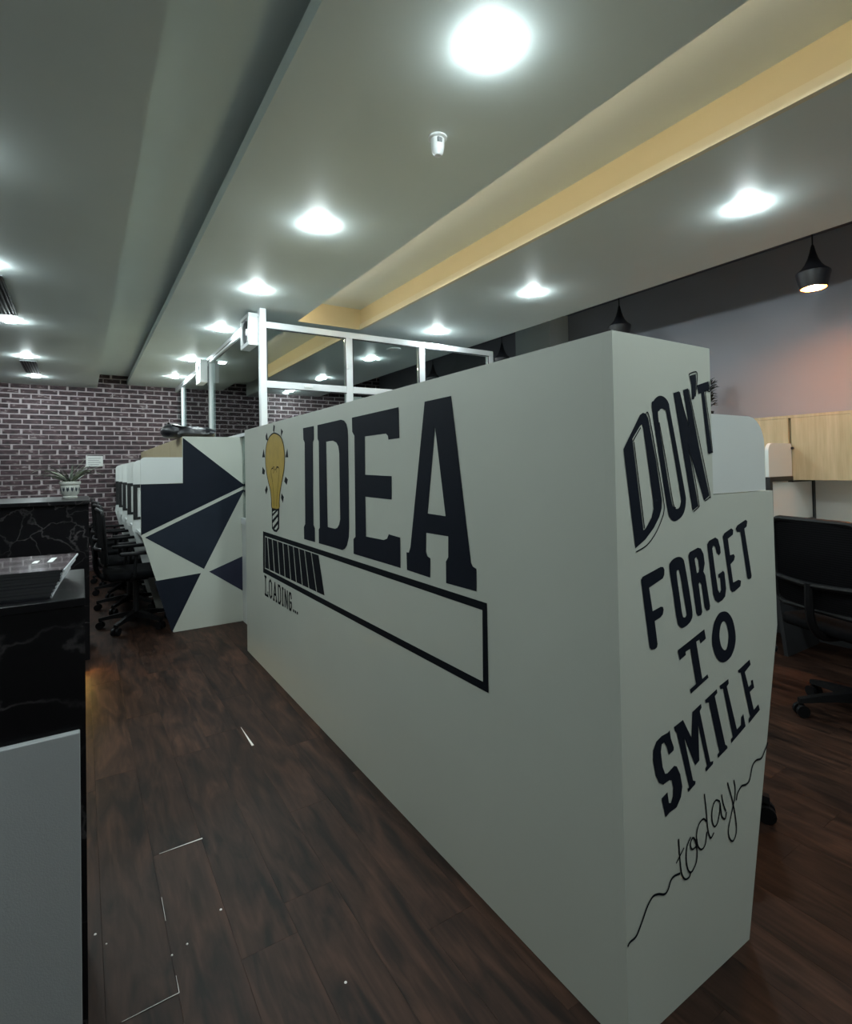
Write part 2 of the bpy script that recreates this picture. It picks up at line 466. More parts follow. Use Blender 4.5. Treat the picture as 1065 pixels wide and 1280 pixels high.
for (a, b) in ((YF, 4.335), (4.50, YB)):
    obj('cove_face', B(2.118, 2.13, a, b, ZM + .047, 2.735), M['cove'], ceil)
    obj('cove_lip', B(2.104, 2.13, a, b, ZM, ZM + .047), M['covelip'], ceil)
bm = B(1.532, 2.13, 4.345, 4.50, ZM, 2.735)
obj('cross_panel', bm, M['ceiling'], ceil)
obj('cove_end', B(1.532, 2.118, 4.335, 4.345, ZM, 2.735), M['cove'], ceil)
for (a, b) in ((YF + .05, 4.30), (4.55, YB - .05)):
    obj('led_strip', B(1.532, 1.533, a, b, 2.572, 2.584), M['coveled'], ceil)

# linear slot vents in the left panel
for (y0, y1, lab) in ((4.0, 4.93, 'long dark linear slot vent in the left ceiling'), (6.85, 7.62, 'short dark linear slot vent between two ceiling lights')):
    t = thing('slot_vent', lab, 'vent', (-.455, (y0 + y1) / 2, ZLS))
    obj('backing', B(-.52, -.39, y0, y1, ZLS - .002, ZLS), M['slotdark'], t)
    bm = bmesh.new()
    for (xa, xb) in ((-.525, -.515), (-.395, -.385)): box(bm, xa, xb, y0, y1, ZLS - .006, ZLS)
    for (ya, yb) in ((y0 - .008, y0), (y1, y1 + .008)): box(bm, -.525, -.385, ya, yb, ZLS - .006, ZLS)
    obj('frame', bm, M['slot'], t)
    for i in range(5):
        xs = -.503 + i * .0235
        obj('slat', B(xs, xs + .009, y0, y1, ZLS - .007, ZLS - .001), M['slot'], t)

# downlights
def make_downlight(lab, grp, loc):
    t = thing('ceiling_downlight', lab, 'ceiling light', loc, 0, grp)
    bm = bmesh.new(); lathe(bm, [(.046, 0), (.0465, -.0015), (.053, -.0012), (.056, 0)], 28, cap=False)
    obj('trim_ring', bm, M['fanwhite'], t, world=False, smooth=True)
    bm = bmesh.new(); lathe(bm, [(.046, -.002), (.0445, -.008), (.037, -.013), (.022, -.0165), (.006, -.018)], 24)
    obj('diffuser', bm, M['lamp'], t, world=False, smooth=True)
    return t
NTH = ['nearest to the brick wall', 'second from the brick wall', 'third from the brick wall', 'fourth from the brick wall', 'fifth from the brick wall', 'sixth from the brick wall', 'seventh from the brick wall', 'eighth from the brick wall']
d0 = None
for (x, z, yy, lab, grp) in ((1.03, ZM, (7.602, 6.362, 4.888, 3.714, 2.571, 1.21, -.02, -1.3), 'round white downlight in the middle ceiling panel, ', 'downlights in the middle ceiling panel'),
                             (2.75, ZM, (8.15, 6.819, 5.396, 4.05, 2.812, 1.33, -.1), 'round white downlight between warm cove and dark slot, ', 'downlights right of the warm cove'),
                             (-.45, ZLS, (7.873, 6.597, 5.127, 3.8, 2.5, 1.2), 'round white downlight in line with the slot vents, ', 'downlights in the left ceiling')):
    for i, y in enumerate(yy):
        if d0 is None: d0 = make_downlight(lab + NTH[i], grp, (x, y, z))
        else: dup(d0, (x, y, z), 0, lab + NTH[i], grp)
# unlit surface LED light beside them, a plain white disc
t = thing('unlit_ceiling_light', 'flat white disc on the cabin ceiling between downlights', 'luminaire', (2.75, 4.86, ZM))
bm = bmesh.new(); lathe(bm, [(.075, 0), (.075, -.008), (.066, -.012), (.062, -.009)], 28); obj('rim', bm, M['fanwhite'], t, world=False, smooth=True)
bm = bmesh.new(); lathe(bm, [(.0615, -.0095), (.03, -.013), (.004, -.014)], 24); obj('cover', bm, M['fanwhite'], t, world=False, smooth=True)

# motion detector
t = thing('motion_detector', 'small white cylindrical detector on the middle ceiling panel', 'detector', (1.145, 1.66, ZM))
bm = bmesh.new(); lathe(bm, [(.036, 0), (.036, -.006), (.030, -.009)], 24); obj('base', bm, M['fanwhite'], t, world=False, smooth=True)
bm = bmesh.new(); lathe(bm, [(.026, -.008), (.025, -.04), (.022, -.052)], 24); obj('body', bm, M['fanwhite'], t, world=False, smooth=True)
bm = bmesh.new(); lathe(bm, [(.0225, -.05), (.022, -.058), (.014, -.070), (.003, -.073)], 24); obj('lens', bm, M['alu'], t, world=False, smooth=True)
obj('sensor_window', B(-.016, .002, -.0275, -.021, -.030, -.014), M['grey'], t, world=False)

# ------------------------------------------------------------------ painted shapes on panels
def crop(ox, oy, s, pts): return [(ox + x / s, oy + y / s) for x, y in pts]
def paint(name, outer, holes, ax, v, m, parent, off=-.0012):
    loops = [[pix(x, y, ax, v) for x, y in lp] for lp in [outer] + list(holes)]
    d = Vector((off, 0, 0)) if ax == 'X' else Vector((0, off, 0))
    flat = [p for lp in loops for p in lp]
    bm = bmesh.new(); vs = [bm.verts.new(p + d) for p in flat]
    for tri in tessellate_polygon(loops):
        try: bm.faces.new([vs[i] for i in tri])
        except ValueError: pass
    me = bpy.data.meshes.new(name); bmesh.ops.recalc_face_normals(bm, faces=bm.faces)
    bm.to_mesh(me); bm.free(); me.materials.append(m)
    return link(bpy.data.objects.new(name, me), parent)
def stroke(name, pts, wpx, ax, v, m, parent, off=-.0012, smooth=True, wmin=None):
    P = [pix(x, y, ax, v) for x, y in pts]
    if smooth: P = spline(P, 7)
    dn = Vector((1, 0, 0)) if ax == 'X' else Vector((0, 1, 0))
    bm = bmesh.new(); L = []; R_ = []
    for i, p in enumerate(P):
        t = (P[min(i + 1, len(P) - 1)] - P[max(i - 1, 0)]).normalized(); s = t.cross(dn).normalized()
        L.append(bm.verts.new(p + s * wpx + dn * off)); R_.append(bm.verts.new(p - s * wpx + dn * off))
    for i in range(len(P) - 1): bm.faces.new((L[i], L[i + 1], R_[i + 1], R_[i]))
    return obj(name, bm, m, parent)
def smoothloop(pts, k=4): return [(v.x, v.y) for v in spline([(x, y, 0) for x, y in pts], k, True)]

# ------------------------------------------------------------------ workstation rows
def rounded_panel(u0, u1, z0, z1, r):
    pts = [(u0, z0), (u1, z0)]
    for i in range(7):
        a = i / 6 * PI / 2
        pts.append((u1 - r + r * math.cos(a), z1 - r + r * math.sin(a)))
    pts.append((u0, z1)); return pts

def make_divider(uF, uD, s, low='screen'):
    """dividing screen, local: x = s*u from the back plane, thickness along y"""
    t = thing('desk_divider', 'x', 'divider')
    X = lambda pts: [(s * a, b) for a, b in pts]
    bm = bmesh.new(); prism(bm, X(rounded_panel(uF + .006, uD, 1.205, 1.427, .055)), 'Y', -.011, .011)
    obj('privacy_panel', bm, M['screen'], t, world=False)
    bm = bmesh.new()
    for (a, b, z0, z1) in ((uF + .004, uD, 1.172, 1.203), (.07, uF + .004, 1.163, 1.173), (.07, uD, .88, .905), (uD - .034, uD, .905, 1.172), (.07, .10, .905, 1.163)):
        box(bm, min(s * a, s * b), max(s * a, s * b), -.016, .016, z0, z1)
    obj('frame', bm, M['blackmetal'], t, world=False)
    obj('infill_panel', B(min(s * .10, s * (uD - .034)), max(s * .10, s * (uD - .034)), -.006, .006, .905, 1.1635), M['screen'], t, world=False)
    obj('bracket', tube(bmesh.new(), [(s * (uF + .004), -.018, 1.395), (s * (uF + .016), -.018, 1.395)], .009, 10), M['blackmetal'], t, world=False)
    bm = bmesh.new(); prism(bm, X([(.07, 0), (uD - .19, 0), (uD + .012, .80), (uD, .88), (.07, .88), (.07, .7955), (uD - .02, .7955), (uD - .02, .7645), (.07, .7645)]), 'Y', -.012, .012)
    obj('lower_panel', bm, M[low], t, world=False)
    return t

def make_cabinet(uF, s, length, lab, loc, grp):
    t = thing('overhead_cabinet', lab, 'cabinet', loc, 0, grp)
    X = lambda a, b: (min(s * a, s * b), max(s * a, s * b))
    obj('carcass', B(*X(.03, uF - .022), -length / 2, length / 2, 1.182, 1.600), M['wood'], t, world=False)
    obj('door', B(*X(uF - .020, uF), -length / 2 + .002, length / 2 - .002, 1.176, 1.602, .002, 1), M['wood'], t, world=False)
    return t

def worktop(xb, s, uD, y0, y1, lab):
    a, b = sorted((xb + s * .03, xb + s * (uD - .0205)))
    t = tag(obj('worktop', B(a, b, y0, y1, .765, .795, .003, 1), M['screen']), lab, 'worktop')
    return t

ORD = ['first', 'second', 'third', 'fourth', 'fifth', 'sixth', 'seventh']
# --- the IDEA row
XI, YI0, YI1, HP = 1.009, .785, 4.020, 1.605
part = thing('workstation_panel', 'off-white workstation partition painted with IDEA loading bar and DON\'T FORGET TO SMILE', 'partition', (1.4, 2.4, 0))
obj('back_panel', B(XI, XI + .028, YI0 + .0282, YI1, 0, HP), M['white'], part)
bm = bmesh.new()
prism(bm, [(XI, 0), (1.525, 0), (1.728, .82), (1.722, 1.217), (1.404, 1.217), (1.404, HP), (XI, HP)], 'Y', YI0, YI0 + .028)
obj('end_panel', bm, M['white'], part)
bm = bmesh.new(); prism(bm, rounded_panel(1.4045, 1.684, 1.2195, 1.432, .085), 'Y', YI0 + .001, YI0 + .022)
tag(obj('privacy_panel', bm, M['screen'], part), 'bluish white rounded side screen')
obj('far_end_panel', B(XI + .0285, 1.404, YI1 - .028, YI1, 0, HP), M['white'], part)

A_ = lambda pts: crop(370, 480, 4.4375, pts)
pnt = lambda nm, o, h=(), m='navy': paint(nm, o, h, 'X', XI, M[m], part)
pnt('letter_i', A_([(40,245),(100,233),(101,308),(95,322),(98,782),(106,800),(107,877),(46,860),(45,793),(52,776),(49,325),(42,308)]))
pnt('letter_d', A_([(120,228),(250,198),(268,203),(281,222),(288,255),(290,290),(296,790),(294,850),(284,895),(272,914),(258,921),(128,883),(127,808),(133,795),(127,318),(121,305)]),
    [A_([(168,320),(205,314),(225,325),(236,347),(241,385),(246,750),(240,780),(230,798),(218,803),(177,793)])])
pnt('letter_e', A_([(311,187),(571,128),(575,300),(514,309),(511,288),(500,275),(383,291),(385,503),(532,511),(532,641),(386,625),(390,846),(488,865),(506,858),(516,833),(579,852),(581,1020),(321,942),(320,860),(331,848),(325,288),(313,265)]))
pnt('letter_a', A_([(715,98),(862,66),(972,990),(982,1012),(1002,1025),(1002,1150),(834,1104),(833,985),(846,960),(846,845),(724,825),(722,930),(730,955),(747,967),(746,1074),(617,1031),(614,933),(627,935),(636,905)]),
    [A_([(773,240),(732,718),(831,733)])])
pnt('loading_bar_frame', [(329,664),(609,754),(611,866.3),(329.2,715.4)], [[(331.2,669.8),(603.3,762.6),(604,852),(331.2,710.6)]], 'ink')
B2 = lambda pts: crop(310, 500, 4.573, pts)
tops = [98, 113, 140, 170, 201, 230, 260, 292, 325, 363, 407]
bots = [98, 124, 153, 183, 213, 246, 278, 312, 350, 394, 441]
ty = lambda x: 783 + (x - 97) * (888 - 783) / 310
by = lambda x: 957 + (x - 97) * (1118 - 957) / 343
for i in range(10):
    a, b, c, d = tops[i] + 1.5, tops[i + 1] - 2.5, bots[i + 1] - 2.5, bots[i] + 1.5
    pnt('loading_block', B2([(a, ty(a)), (b, ty(b)), (c, by(c)), (d, by(d))]), (), 'ink')
# bulb
pnt('bulb_glass', B2(smoothloop([(155,190),(185,207),(203,250),(211,320),(208,390),(200,440),(186,520),(181,575),(180,618),(137,618),(134,560),(128,510),(116,460),(105,400),(101,340),(105,270),(118,222),(135,198)])), (), 'bulb')
stroke('bulb_outline', B2([(137,618),(134,560),(128,510),(116,460),(105,400),(101,340),(105,270),(118,222),(135,198),(155,190),(185,207),(203,250),(211,320),(208,390),(200,440),(186,520),(181,575),(180,618)]), .0042, 'X', XI, M['ink'], part, -.0018)
pnt('bulb_cap', B2([(137,616),(180,616),(179,735),(165,755),(150,752),(138,735)]), (), 'ink')
for (a, b) in ((640, 700), (668, 728), (700, 745)):
    pass
for q in ([(142,665),(172,632),(172,650),(142,685)], [(142,705),(172,668),(172,690),(144,727)], [(152,738),(172,710),(172,728),(162,742)], [(142,640),(152,632),(160,632),(142,650)]):
    paint('bulb_thread', B2(q), (), 'X', XI, M['white'], part, -.0018)
for st in ([(150,610),(148,540),(142,470),(133,410),(140,390),(150,400),(146,420)], [(165,610),(168,540),(175,470),(180,400),(172,385),(164,395),(166,415)], [(140,392),(150,382),(157,400),(166,382),(176,384)]):
    stroke('bulb_filament', B2(st), .0022, 'X', XI, M['ink'], part, -.0018)
for q in ([(147,140),(155,150),(150,187),(144,175)], [(190,163),(201,180),(190,209)], [(109,186),(116,234),(103,227),(102,205)], [(90,280),(98,328),(82,328)], [(226,276),(231,328),(214,328)], [(84,382),(98,403),(95,426),(82,422)], [(215,437),(229,455),(222,486),(208,465)], [(108,488),(114,510),(105,540),(98,515)], [(193,533),(206,555),(200,588),(190,560)]):
    pnt('bulb_ray', B2(q), (), 'ink')
# LOADING...  slab letters drawn in a unit cell and mapped to the wall
def quadmap(u, v):   # u along the word, v 0 top .. 1 bottom
    tl, tr, bl_, br = (330.2, 719.5), (365.5, 743.5), (330.8, 742.5), (365.5, 763.5)
    return ((tl[0] * (1 - u) + tr[0] * u) * (1 - v) + (bl_[0] * (1 - u) + br[0] * u) * v, (tl[1] * (1 - u) + tr[1] * u) * (1 - v) + (bl_[1] * (1 - u) + br[1] * u) * v)
cw = [0, .155, .31, .47, .625, .71, .865, 1.0]
GL_ = {'L': [[(.3,0),(.3,1),(.95,1),(.95,.8)], [(.1,0),(.55,0)], [(.1,1),(.5,1)]], 'O': [[(.15,.15),(.5,0),(.85,.15),(.85,.85),(.5,1),(.15,.85),(.15,.15)]], 'A': [[(.1,1),(.5,0),(.9,1)], [(.27,.66),(.75,.66)], [(0,1),(.25,1)], [(.75,1),(1,1)]],
       'D': [[(.2,0),(.65,0),(.88,.2),(.88,.8),(.65,1),(.2,1),(.2,0)]], 'I': [[(.5,0),(.5,1)], [(.2,0),(.8,0)], [(.2,1),(.8,1)]], 'N': [[(.15,1),(.15,0),(.85,1),(.85,0)]], 'G': [[(.88,.25),(.7,0),(.3,0),(.12,.2),(.12,.8),(.3,1),(.7,1),(.88,.8),(.88,.55),(.55,.55)]]}
for i, ch in enumerate('LOADING'):
    u0, u1 = cw[i] + .012, cw[i + 1] - .022
    bm = bmesh.new(); hwd = .0075; dn = Vector((1, 0, 0))
    for st in GL_[ch]:
        P_ = [pix(*quadmap(u0 + (u1 - u0) * a, b), 'X', XI) for a, b in st]
        for p, q in zip(P_, P_[1:]):
            d = (q - p).normalized(); sd = d.cross(dn).normalized() * hwd; e_ = d * hwd * .8
            bm.faces.new([bm.verts.new(v + Vector((-.0012, 0, 0))) for v in (p - e_ + sd, q + e_ + sd, q + e_ - sd, p - e_ - sd)])
    obj('small_letter_' + ch.lower(), bm, M['ink'], part)
for u in (1.05, 1.115, 1.185):
    pnt('small_dot', [quadmap(u - .02, .86), quadmap(u + .022, .86), quadmap(u + .022, 1.03), quadmap(u - .02, 1.03)], (), 'ink')

# end face lettering
pe = lambda nm, o, h=(), m='navy': paint(nm, o, h, 'Y', YI0, M[m], part)
se = lambda nm, o, wd, m='ink': stroke(nm, o, wd, 'Y', YI0, M[m], part, -.0014)
C1 = lambda pts: crop(770, 450, 5.123, pts)
pe('letter_d', C1([(45,570),(150,352),(170,338),(190,345),(203,372),(255,650),(292,900),(290,950),(275,1005),(240,1075),(185,1150),(122,1205)]),
   [C1([(102,505),(150,425),(163,412),(172,440),(235,900),(238,955),(225,1010),(186,1080),(173,1090)])])
pe('letter_o', C1(smoothloop([(228,310),(238,262),(262,235),(287,229),(315,245),(335,278),(345,330),(395,600),(440,850),(445,905),(438,960),(420,1000),(392,1025),(368,1032),(345,1012),(328,960),(280,660)])),
   [C1(smoothloop([(268,365),(275,325),(290,311),(308,320),(322,350),(370,620),(411,870),(412,915),(402,945),(385,953),(367,940),(352,900),(310,650)]))])
pe('letter_n', C1([(365,212),(400,200),(466,430),(427,192),(458,182),(530,560),(595,868),(562,900),(458,545),(525,935),(488,965)]))
pe('apostrophe', C1([(467,102),(508,90),(511,140),(505,225),(496,253),(483,252),(480,160)]))
pe('letter_t', C1([(515,162),(588,137),(597,190),(562,205),(613,588),(587,597),(543,212),(525,218)]))
for st in ([(190,340),(210,365),(262,650),(302,900),(305,960),(290,1020),(250,1110),(195,1185),(127,1228)], [(108,520),(112,508),(155,432)], [(112,525),(180,1080)], [(274,400),(320,660),(362,910),(380,948)],
           [(404,205),(432,320),(462,420)], [(462,188),(540,560),(598,850),(594,880),(566,903)], [(460,545),(500,740),(528,915),(526,940),(494,970)], [(467,100),(470,88),(514,79),(515,150),(505,235)],
           [(592,137),(600,190),(596,202),(570,210),(595,400),(614,575),(612,590),(590,598)]):
    se('letter_shadow_line', C1(st), .0016)
C2 = lambda pts: crop(790, 630, 5.118, pts)
pe('letter_f', C2([(55,485),(65,465),(180,402),(197,402),(205,420),(204,452),(195,475),(107,535),(130,685),(182,656),(196,658),(200,675),(195,705),(180,725),(143,748),(161,895),(158,915),(145,928),(122,932),(110,918)]))
pe('letter_o', C2(smoothloop([(236,410),(245,370),(272,345),(302,338),(325,352),(336,390),(362,540),(384,690),(377,742),(350,775),(320,792),(300,780),(285,740),(260,570)])),
   [C2(smoothloop([(283,445),(292,422),(303,440),(325,570),(345,690),(343,715),(331,725),(319,702),(300,570)]))])
pe('letter_r', C2([(358,330),(366,308),(418,279),(438,284),(455,320),(463,380),(454,432),(466,455),(497,650),(494,675),(475,683),(463,662),(441,512),(430,498),(424,512),(447,690),(440,710),(420,716),(410,700)]),
   [C2([(398,352),(409,337),(421,358),(428,410),(424,435),(413,442)])])
pe('letter_g', C2([(478,258),(490,235),(530,213),(548,226),(562,278),(565,312),(553,328),(540,312),(530,273),(518,265),(511,285),(530,430),(548,550),(558,568),(568,548),(561,470),(551,472),(549,450),(580,427),(589,438),(600,540),(594,590),(575,616),(550,630),(530,615),(517,578)]))
pe('letter_e', C2([(578,208),(588,186),(632,155),(645,165),(643,195),(611,222),(625,327),(648,320),(656,335),(650,360),(628,385),(645,502),(678,484),(695,490),(691,525),(655,558),(637,563),(627,545)]))
pe('letter_t', C2([(660,158),(670,137),(724,100),(735,110),(731,143),(716,157),(763,458),(760,474),(744,482),(735,470),(691,178),(670,178)]))
pe('letter_t', C2([(290,935),(460,800),(470,860),(435,893),(430,865),(408,880),(447,1118),(480,1088),(487,1110),(375,1212),(368,1185),(407,1150),(370,925),(340,945),(342,965),(303,998)]))
pe('letter_o', C2(smoothloop([(509,860),(520,770),(548,707),(580,687),(612,695),(642,742),(660,830),(657,902),(635,968),(602,1004),(570,1012),(540,985),(518,930)])),
   [C2(smoothloop([(557,840),(565,777),(582,750),(601,766),(615,830),(612,890),(600,928),(585,932),(567,903)]))])
C3 = lambda pts: crop(770, 810, 5.325, pts)
pe('letter_s', C3([(355,545),(362,600),(382,658),(381,680),(350,710),(335,655),(317,628),(302,640),(296,690),(308,790),(325,836),(340,832),(385,782),(402,787),(425,838),(439,920),(430,990),(402,1058),(352,1095),(345,1105),(328,1125),(300,1000),(340,958),(350,1030),(362,1030),(376,985),(378,925),(368,880),(352,878),(312,908),(285,897),(262,850),(243,745),(245,680),(265,622),(300,585),(343,562)]))
pe('letter_m', C3([(383,525),(443,477),(500,595),(505,425),(563,370),(567,395),(555,420),(625,757),(645,750),(643,770),(597,822),(592,800),(603,782),(545,515),(552,748),(525,780),(450,590),(510,880),(527,885),(525,905),(478,958),(474,935),(485,925),(402,565),(390,550)]))
pe('letter_i', C3([(590,345),(668,272),(672,298),(655,320),(725,642),(738,650),(740,665),(678,730),(672,710),(685,690),(615,362),(594,365)]))
pe('letter_l', C3([(687,250),(745,205),(748,235),(735,255),(802,540),(830,510),(830,460),(845,437),(860,520),(765,632),(762,605),(775,590),(710,270),(692,272)]))
pe('letter_e', C3([(808,150),(887,75),(893,110),(855,160),(880,258),(898,240),(895,216),(908,210),(917,262),(888,292),(915,410),(945,373),(955,410),(882,500),(880,470),(890,455),(828,162),(814,165)]))
C4 = lambda pts: crop(770, 910, 4.415, pts)
for nm, st, wd in (('wavy_line', [(62,1205),(75,1180),(110,1145),(140,1070),(170,985),(200,930),(230,915),(265,915),(285,890),(300,840),(320,815),(352,800)], .0028),
               ('script_t', [(343,610),(350,720),(360,800),(378,832),(400,822),(412,795)], .0024), ('script_t', [(330,745),(372,660)], .002),
               ('script_o', [(410,600),(390,650),(385,720),(395,780),(415,792),(440,740),(445,680),(435,620),(420,605),(408,640),(418,668),(442,650)], .0024),
               ('script_d', [(496,515),(480,500),(455,530),(442,590),(450,650),(470,668),(490,640),(500,570)], .0024), ('script_d', [(485,362),(495,450),(505,560),(520,605),(538,575)], .0024),
               ('script_a', [(572,405),(548,398),(530,440),(527,500),(540,542),(558,520),(570,460),(572,410)], .0024), ('script_a', [(572,410),(582,485),(600,498),(608,460)], .0024),
               ('script_y', [(580,365),(590,420),(604,458)], .0024), ('script_y', [(613,300),(640,400),(658,500),(662,570),(645,620),(626,610),(618,560),(635,470),(652,390),(655,330),(648,285)], .0024),
               ('wavy_line', [(662,398),(668,360),(690,320),(715,310),(735,285),(750,210),(770,178),(800,165),(820,120),(836,78)], .0028)):
    se(nm, C4(st), wd)

uF, uD = .395, .675
worktop(XI, 1, uD, YI0 + .03, YI1 - .03, 'white continuous worktop behind the IDEA wall')
n = 4; L = (YI1 - YI0 - .06) / n
div = make_divider(uF, uD, 1)
for i in range(1, n):
    y = YI0 + .03 + i * L
    lab = f'white rounded desk divider behind the IDEA wall, {ORD[i-1]} from its lettered end'
    if i == 1: div.location = (XI, y, 0); div['label'] = lab; div['group'] = 'dividers behind the IDEA wall'
    else: dup(div, (XI, y, 0), 0, lab)
for i in range(n):
    make_cabinet(uF, 1, L - .014, f'oak overhead cabinet behind the IDEA wall, {ORD[i]} from its lettered end', (XI, YI0 + .03 + (i + .5) * L, 0), 'cabinets behind the IDEA wall')

# --- the navy triangle row
XT, YT0, YT1 = 1.160, 4.84, YB - .02
part2 = thing('workstation_panel', 'off-white workstation end panel painted with navy triangles in front of the brick wall', 'partition', (.8, 5.5, 0))
obj('back_panel', B(XT - .028, XT, YT0 + .0285, YT1, 0, HP), M['white'], part2)
bm = bmesh.new(); prism(bm, [(1.235, 0), (.625, 0), (.398, .81), (.398, 1.218), (.71, 1.218), (.71, HP), (1.235, HP)], 'Y', YT0, YT0 + .028)
obj('end_panel', bm, M['white'], part2)
bm = bmesh.new(); prism(bm, [(.7095, 1.2195), (.400, 1.2195)] + [(.40 + .03 - .03 * math.cos(i / 6 * PI / 2), 1.402 + .03 * math.sin(i / 6 * PI / 2)) for i in range(7)] + [(.7095, 1.432)], 'Y', YT0 + .001, YT0 + .022)
tag(obj('privacy_panel', bm, M['screen'], part2), 'plain white side screen')
C5 = lambda pts: crop(130, 480, 4, pts)
pt = lambda nm, o, m: paint(nm, o, (), 'Y', YT0, M[m], part2)
def clipx(P, xmax=1.13): return P
pt('painted_triangle', C5([(394,268),(704,507),(186,756),(183,502),(394,496)]), 'navytri')
pt('painted_triangle', C5([(704,523),(500,925),(205,768)]), 'navy2')
pt('painted_triangle', C5([(252,986),(485,945),(340,1243)]), 'navytri')
pt('painted_triangle', C5([(525,938),(712,852),(712,1044)]), 'navy3')
uF2, uD2 = XT - .71, XT - .40
worktop(XT, -1, uD2, YT0 + .03, YT1 - .0, 'white continuous worktop behind the navy triangle panel')
div2 = make_divider(uF2, uD2, -1)
L2 = .75
for i in range(1, 6):
    y = min(YT0 + .025 + i * L2, YB - .035)
    lab = f'white rounded desk divider on black frame, {ORD[i-1]} behind the navy triangle panel'
    if i == 1: div2.location = (XT, y, 0); div2['label'] = lab; div2['group'] = 'dividers behind the triangle panel'
    else: dup(div2, (XT, y, 0), 0, lab)
for i in range(5):
    make_cabinet(uF2, -1, .738 if i < 4 else .66, f'oak overhead cabinet, {ORD[i]} behind the navy triangle panel', (XT, YT0 + .400 + i * L2 - (.0 if i < 4 else .039), 0), 'cabinets behind the triangle panel')

# --- the row along the right wall
XW = 4.50
part3 = thing('workstation_panel', 'grey-white back panel of the desks along the right wall', 'partition', (XW, 2, 0))
obj('back_panel', B(XW - .028, XW, -.5, 4.0, .78, HP), M['screen'], part3)
obj('modesty_panel', B(XW - .028, XW, -.5, 4.0, 0, .7799), M['underdesk_shade'], part3)
obj('top_panel', B(4.10, XW - .0285, -.5, 4.0, HP - .002, HP + .016), M['wood'], part3)
uF3, uD3 = .40, .725
worktop(XW, -1, uD3, -.5, 4.0, 'white continuous worktop along the right wall')
div3 = make_divider(uF3, uD3, -1, 'underdesk_shade')  # lower panels coloured dark to stand for the shade under the worktop
for i, y in enumerate((1.75, 2.5, 3.25, 4.02, 1.0, .25)):
    lab = ['white rounded desk divider on black frame beside the black mesh chair', 'white rounded divider on the right wall desks, second beyond the chair', 'white rounded divider on the right wall desks, third beyond the chair', 'white rounded divider ending the right wall desks at the glass cabin', 'white rounded divider on the right wall desks, nearer side of chair', 'white rounded divider on the right wall desks, two before the chair'][i]
    if i == 0: div3.location = (XW, y, 0); div3['label'] = lab; div3['group'] = 'dividers along the right wall'
    else: dup(div3, (XW, y, 0), 0, lab)
for i, y in enumerate((1.375, 2.125, 2.875, 3.615, .625, -.125)):
    lab = ['light oak overhead cabinet above the black mesh chair', 'light oak overhead cabinet just beyond the small white divider', 'light oak wall cabinet, third along the right wall', 'light oak wall cabinet by the glass cabin', 'light oak wall cabinet before the chair', 'light oak wall cabinet at the near end of the right wall'][i]
    make_cabinet(uF3, -1, .738, lab, (XW, y, 0), 'cabinets along the right wall')

# ------------------------------------------------------------------ glass cabin
YG, XG = 4.135, 1.19
g1 = thing('glazed_partition', 'white framed glass partition standing behind the IDEA wall', 'glass partition', (2.3, YG, 0))
for (a, b, zt) in ((1.155, 1.205, ZM), (1.868, 1.928, 2.405), (2.59, 2.65, 2.405), (3.40, 3.46, 2.405)):
    o = obj('post', B(a, b, YG - .025, YG + .025, 0, zt, .003, 1), M['alu'], g1)
bm = bmesh.new()
obj('rail', B(1.205, 3.46, YG - .025, YG + .025, 2.405, 2.455, .003, 1), M['alu'], g1)
for (a, b) in ((1.205, 1.868), (1.928, 2.59), (2.65, 3.40)):
    obj('rail', B(a, b, YG - .022, YG + .022, 1.945, 2.000, .003, 1), M['alu'], g1)
    obj('rail', B(a, b, YG - .022, YG + .022, .85, .90, .003, 1), M['alu'], g1)
    obj('pane', B(a + .004, b - .004, YG - .004, YG + .004, 2.002, 2.403), M['glass'], g1)
    obj('pane', B(a + .004, b - .004, YG - .004, YG + .004, .902, 1.943), M['glass'], g1)
    obj('lower_board', B(a, b, YG - .012, YG + .012, .0, .85), M['screen'], g1)
    gk = bmesh.new()
    for (z0, z1) in ((2.398, 2.4045), (1.938, 1.9445)): box(gk, a, b, YG - .027, YG - .0225, z0, z1)
    for (xa, xb) in ((a, a + .006), (b - .006, b)): box(gk, xa, xb, YG - .024, YG - .018, 2.001, 2.40)
    obj('gasket', gk, M['gasket'], g1)
obj('latch', B(1.50, 1.57, YG - .034, YG - .0225, 1.962, 1.982, .002, 1), M['fanwhite'], g1)
obj('bracket', B(1.872, 1.886, YG - .04, YG - .025, 2.14, 2.19, .002, 1), M['fanwhite'], g1)
sign = thing('paper_notice', 'white sheet taped inside the middle glass pane under the rail', 'notice', (2.12, YG + .012, 1.7))
obj('sheet', B(1.945, 2.32, YG + .0075, YG + .010, 1.62, 1.92), M['paper'], sign)
obj('printed_band', B(1.975, 2.08, YG + .0062, YG + .0074, 1.862, 1.885), M['print'], sign)

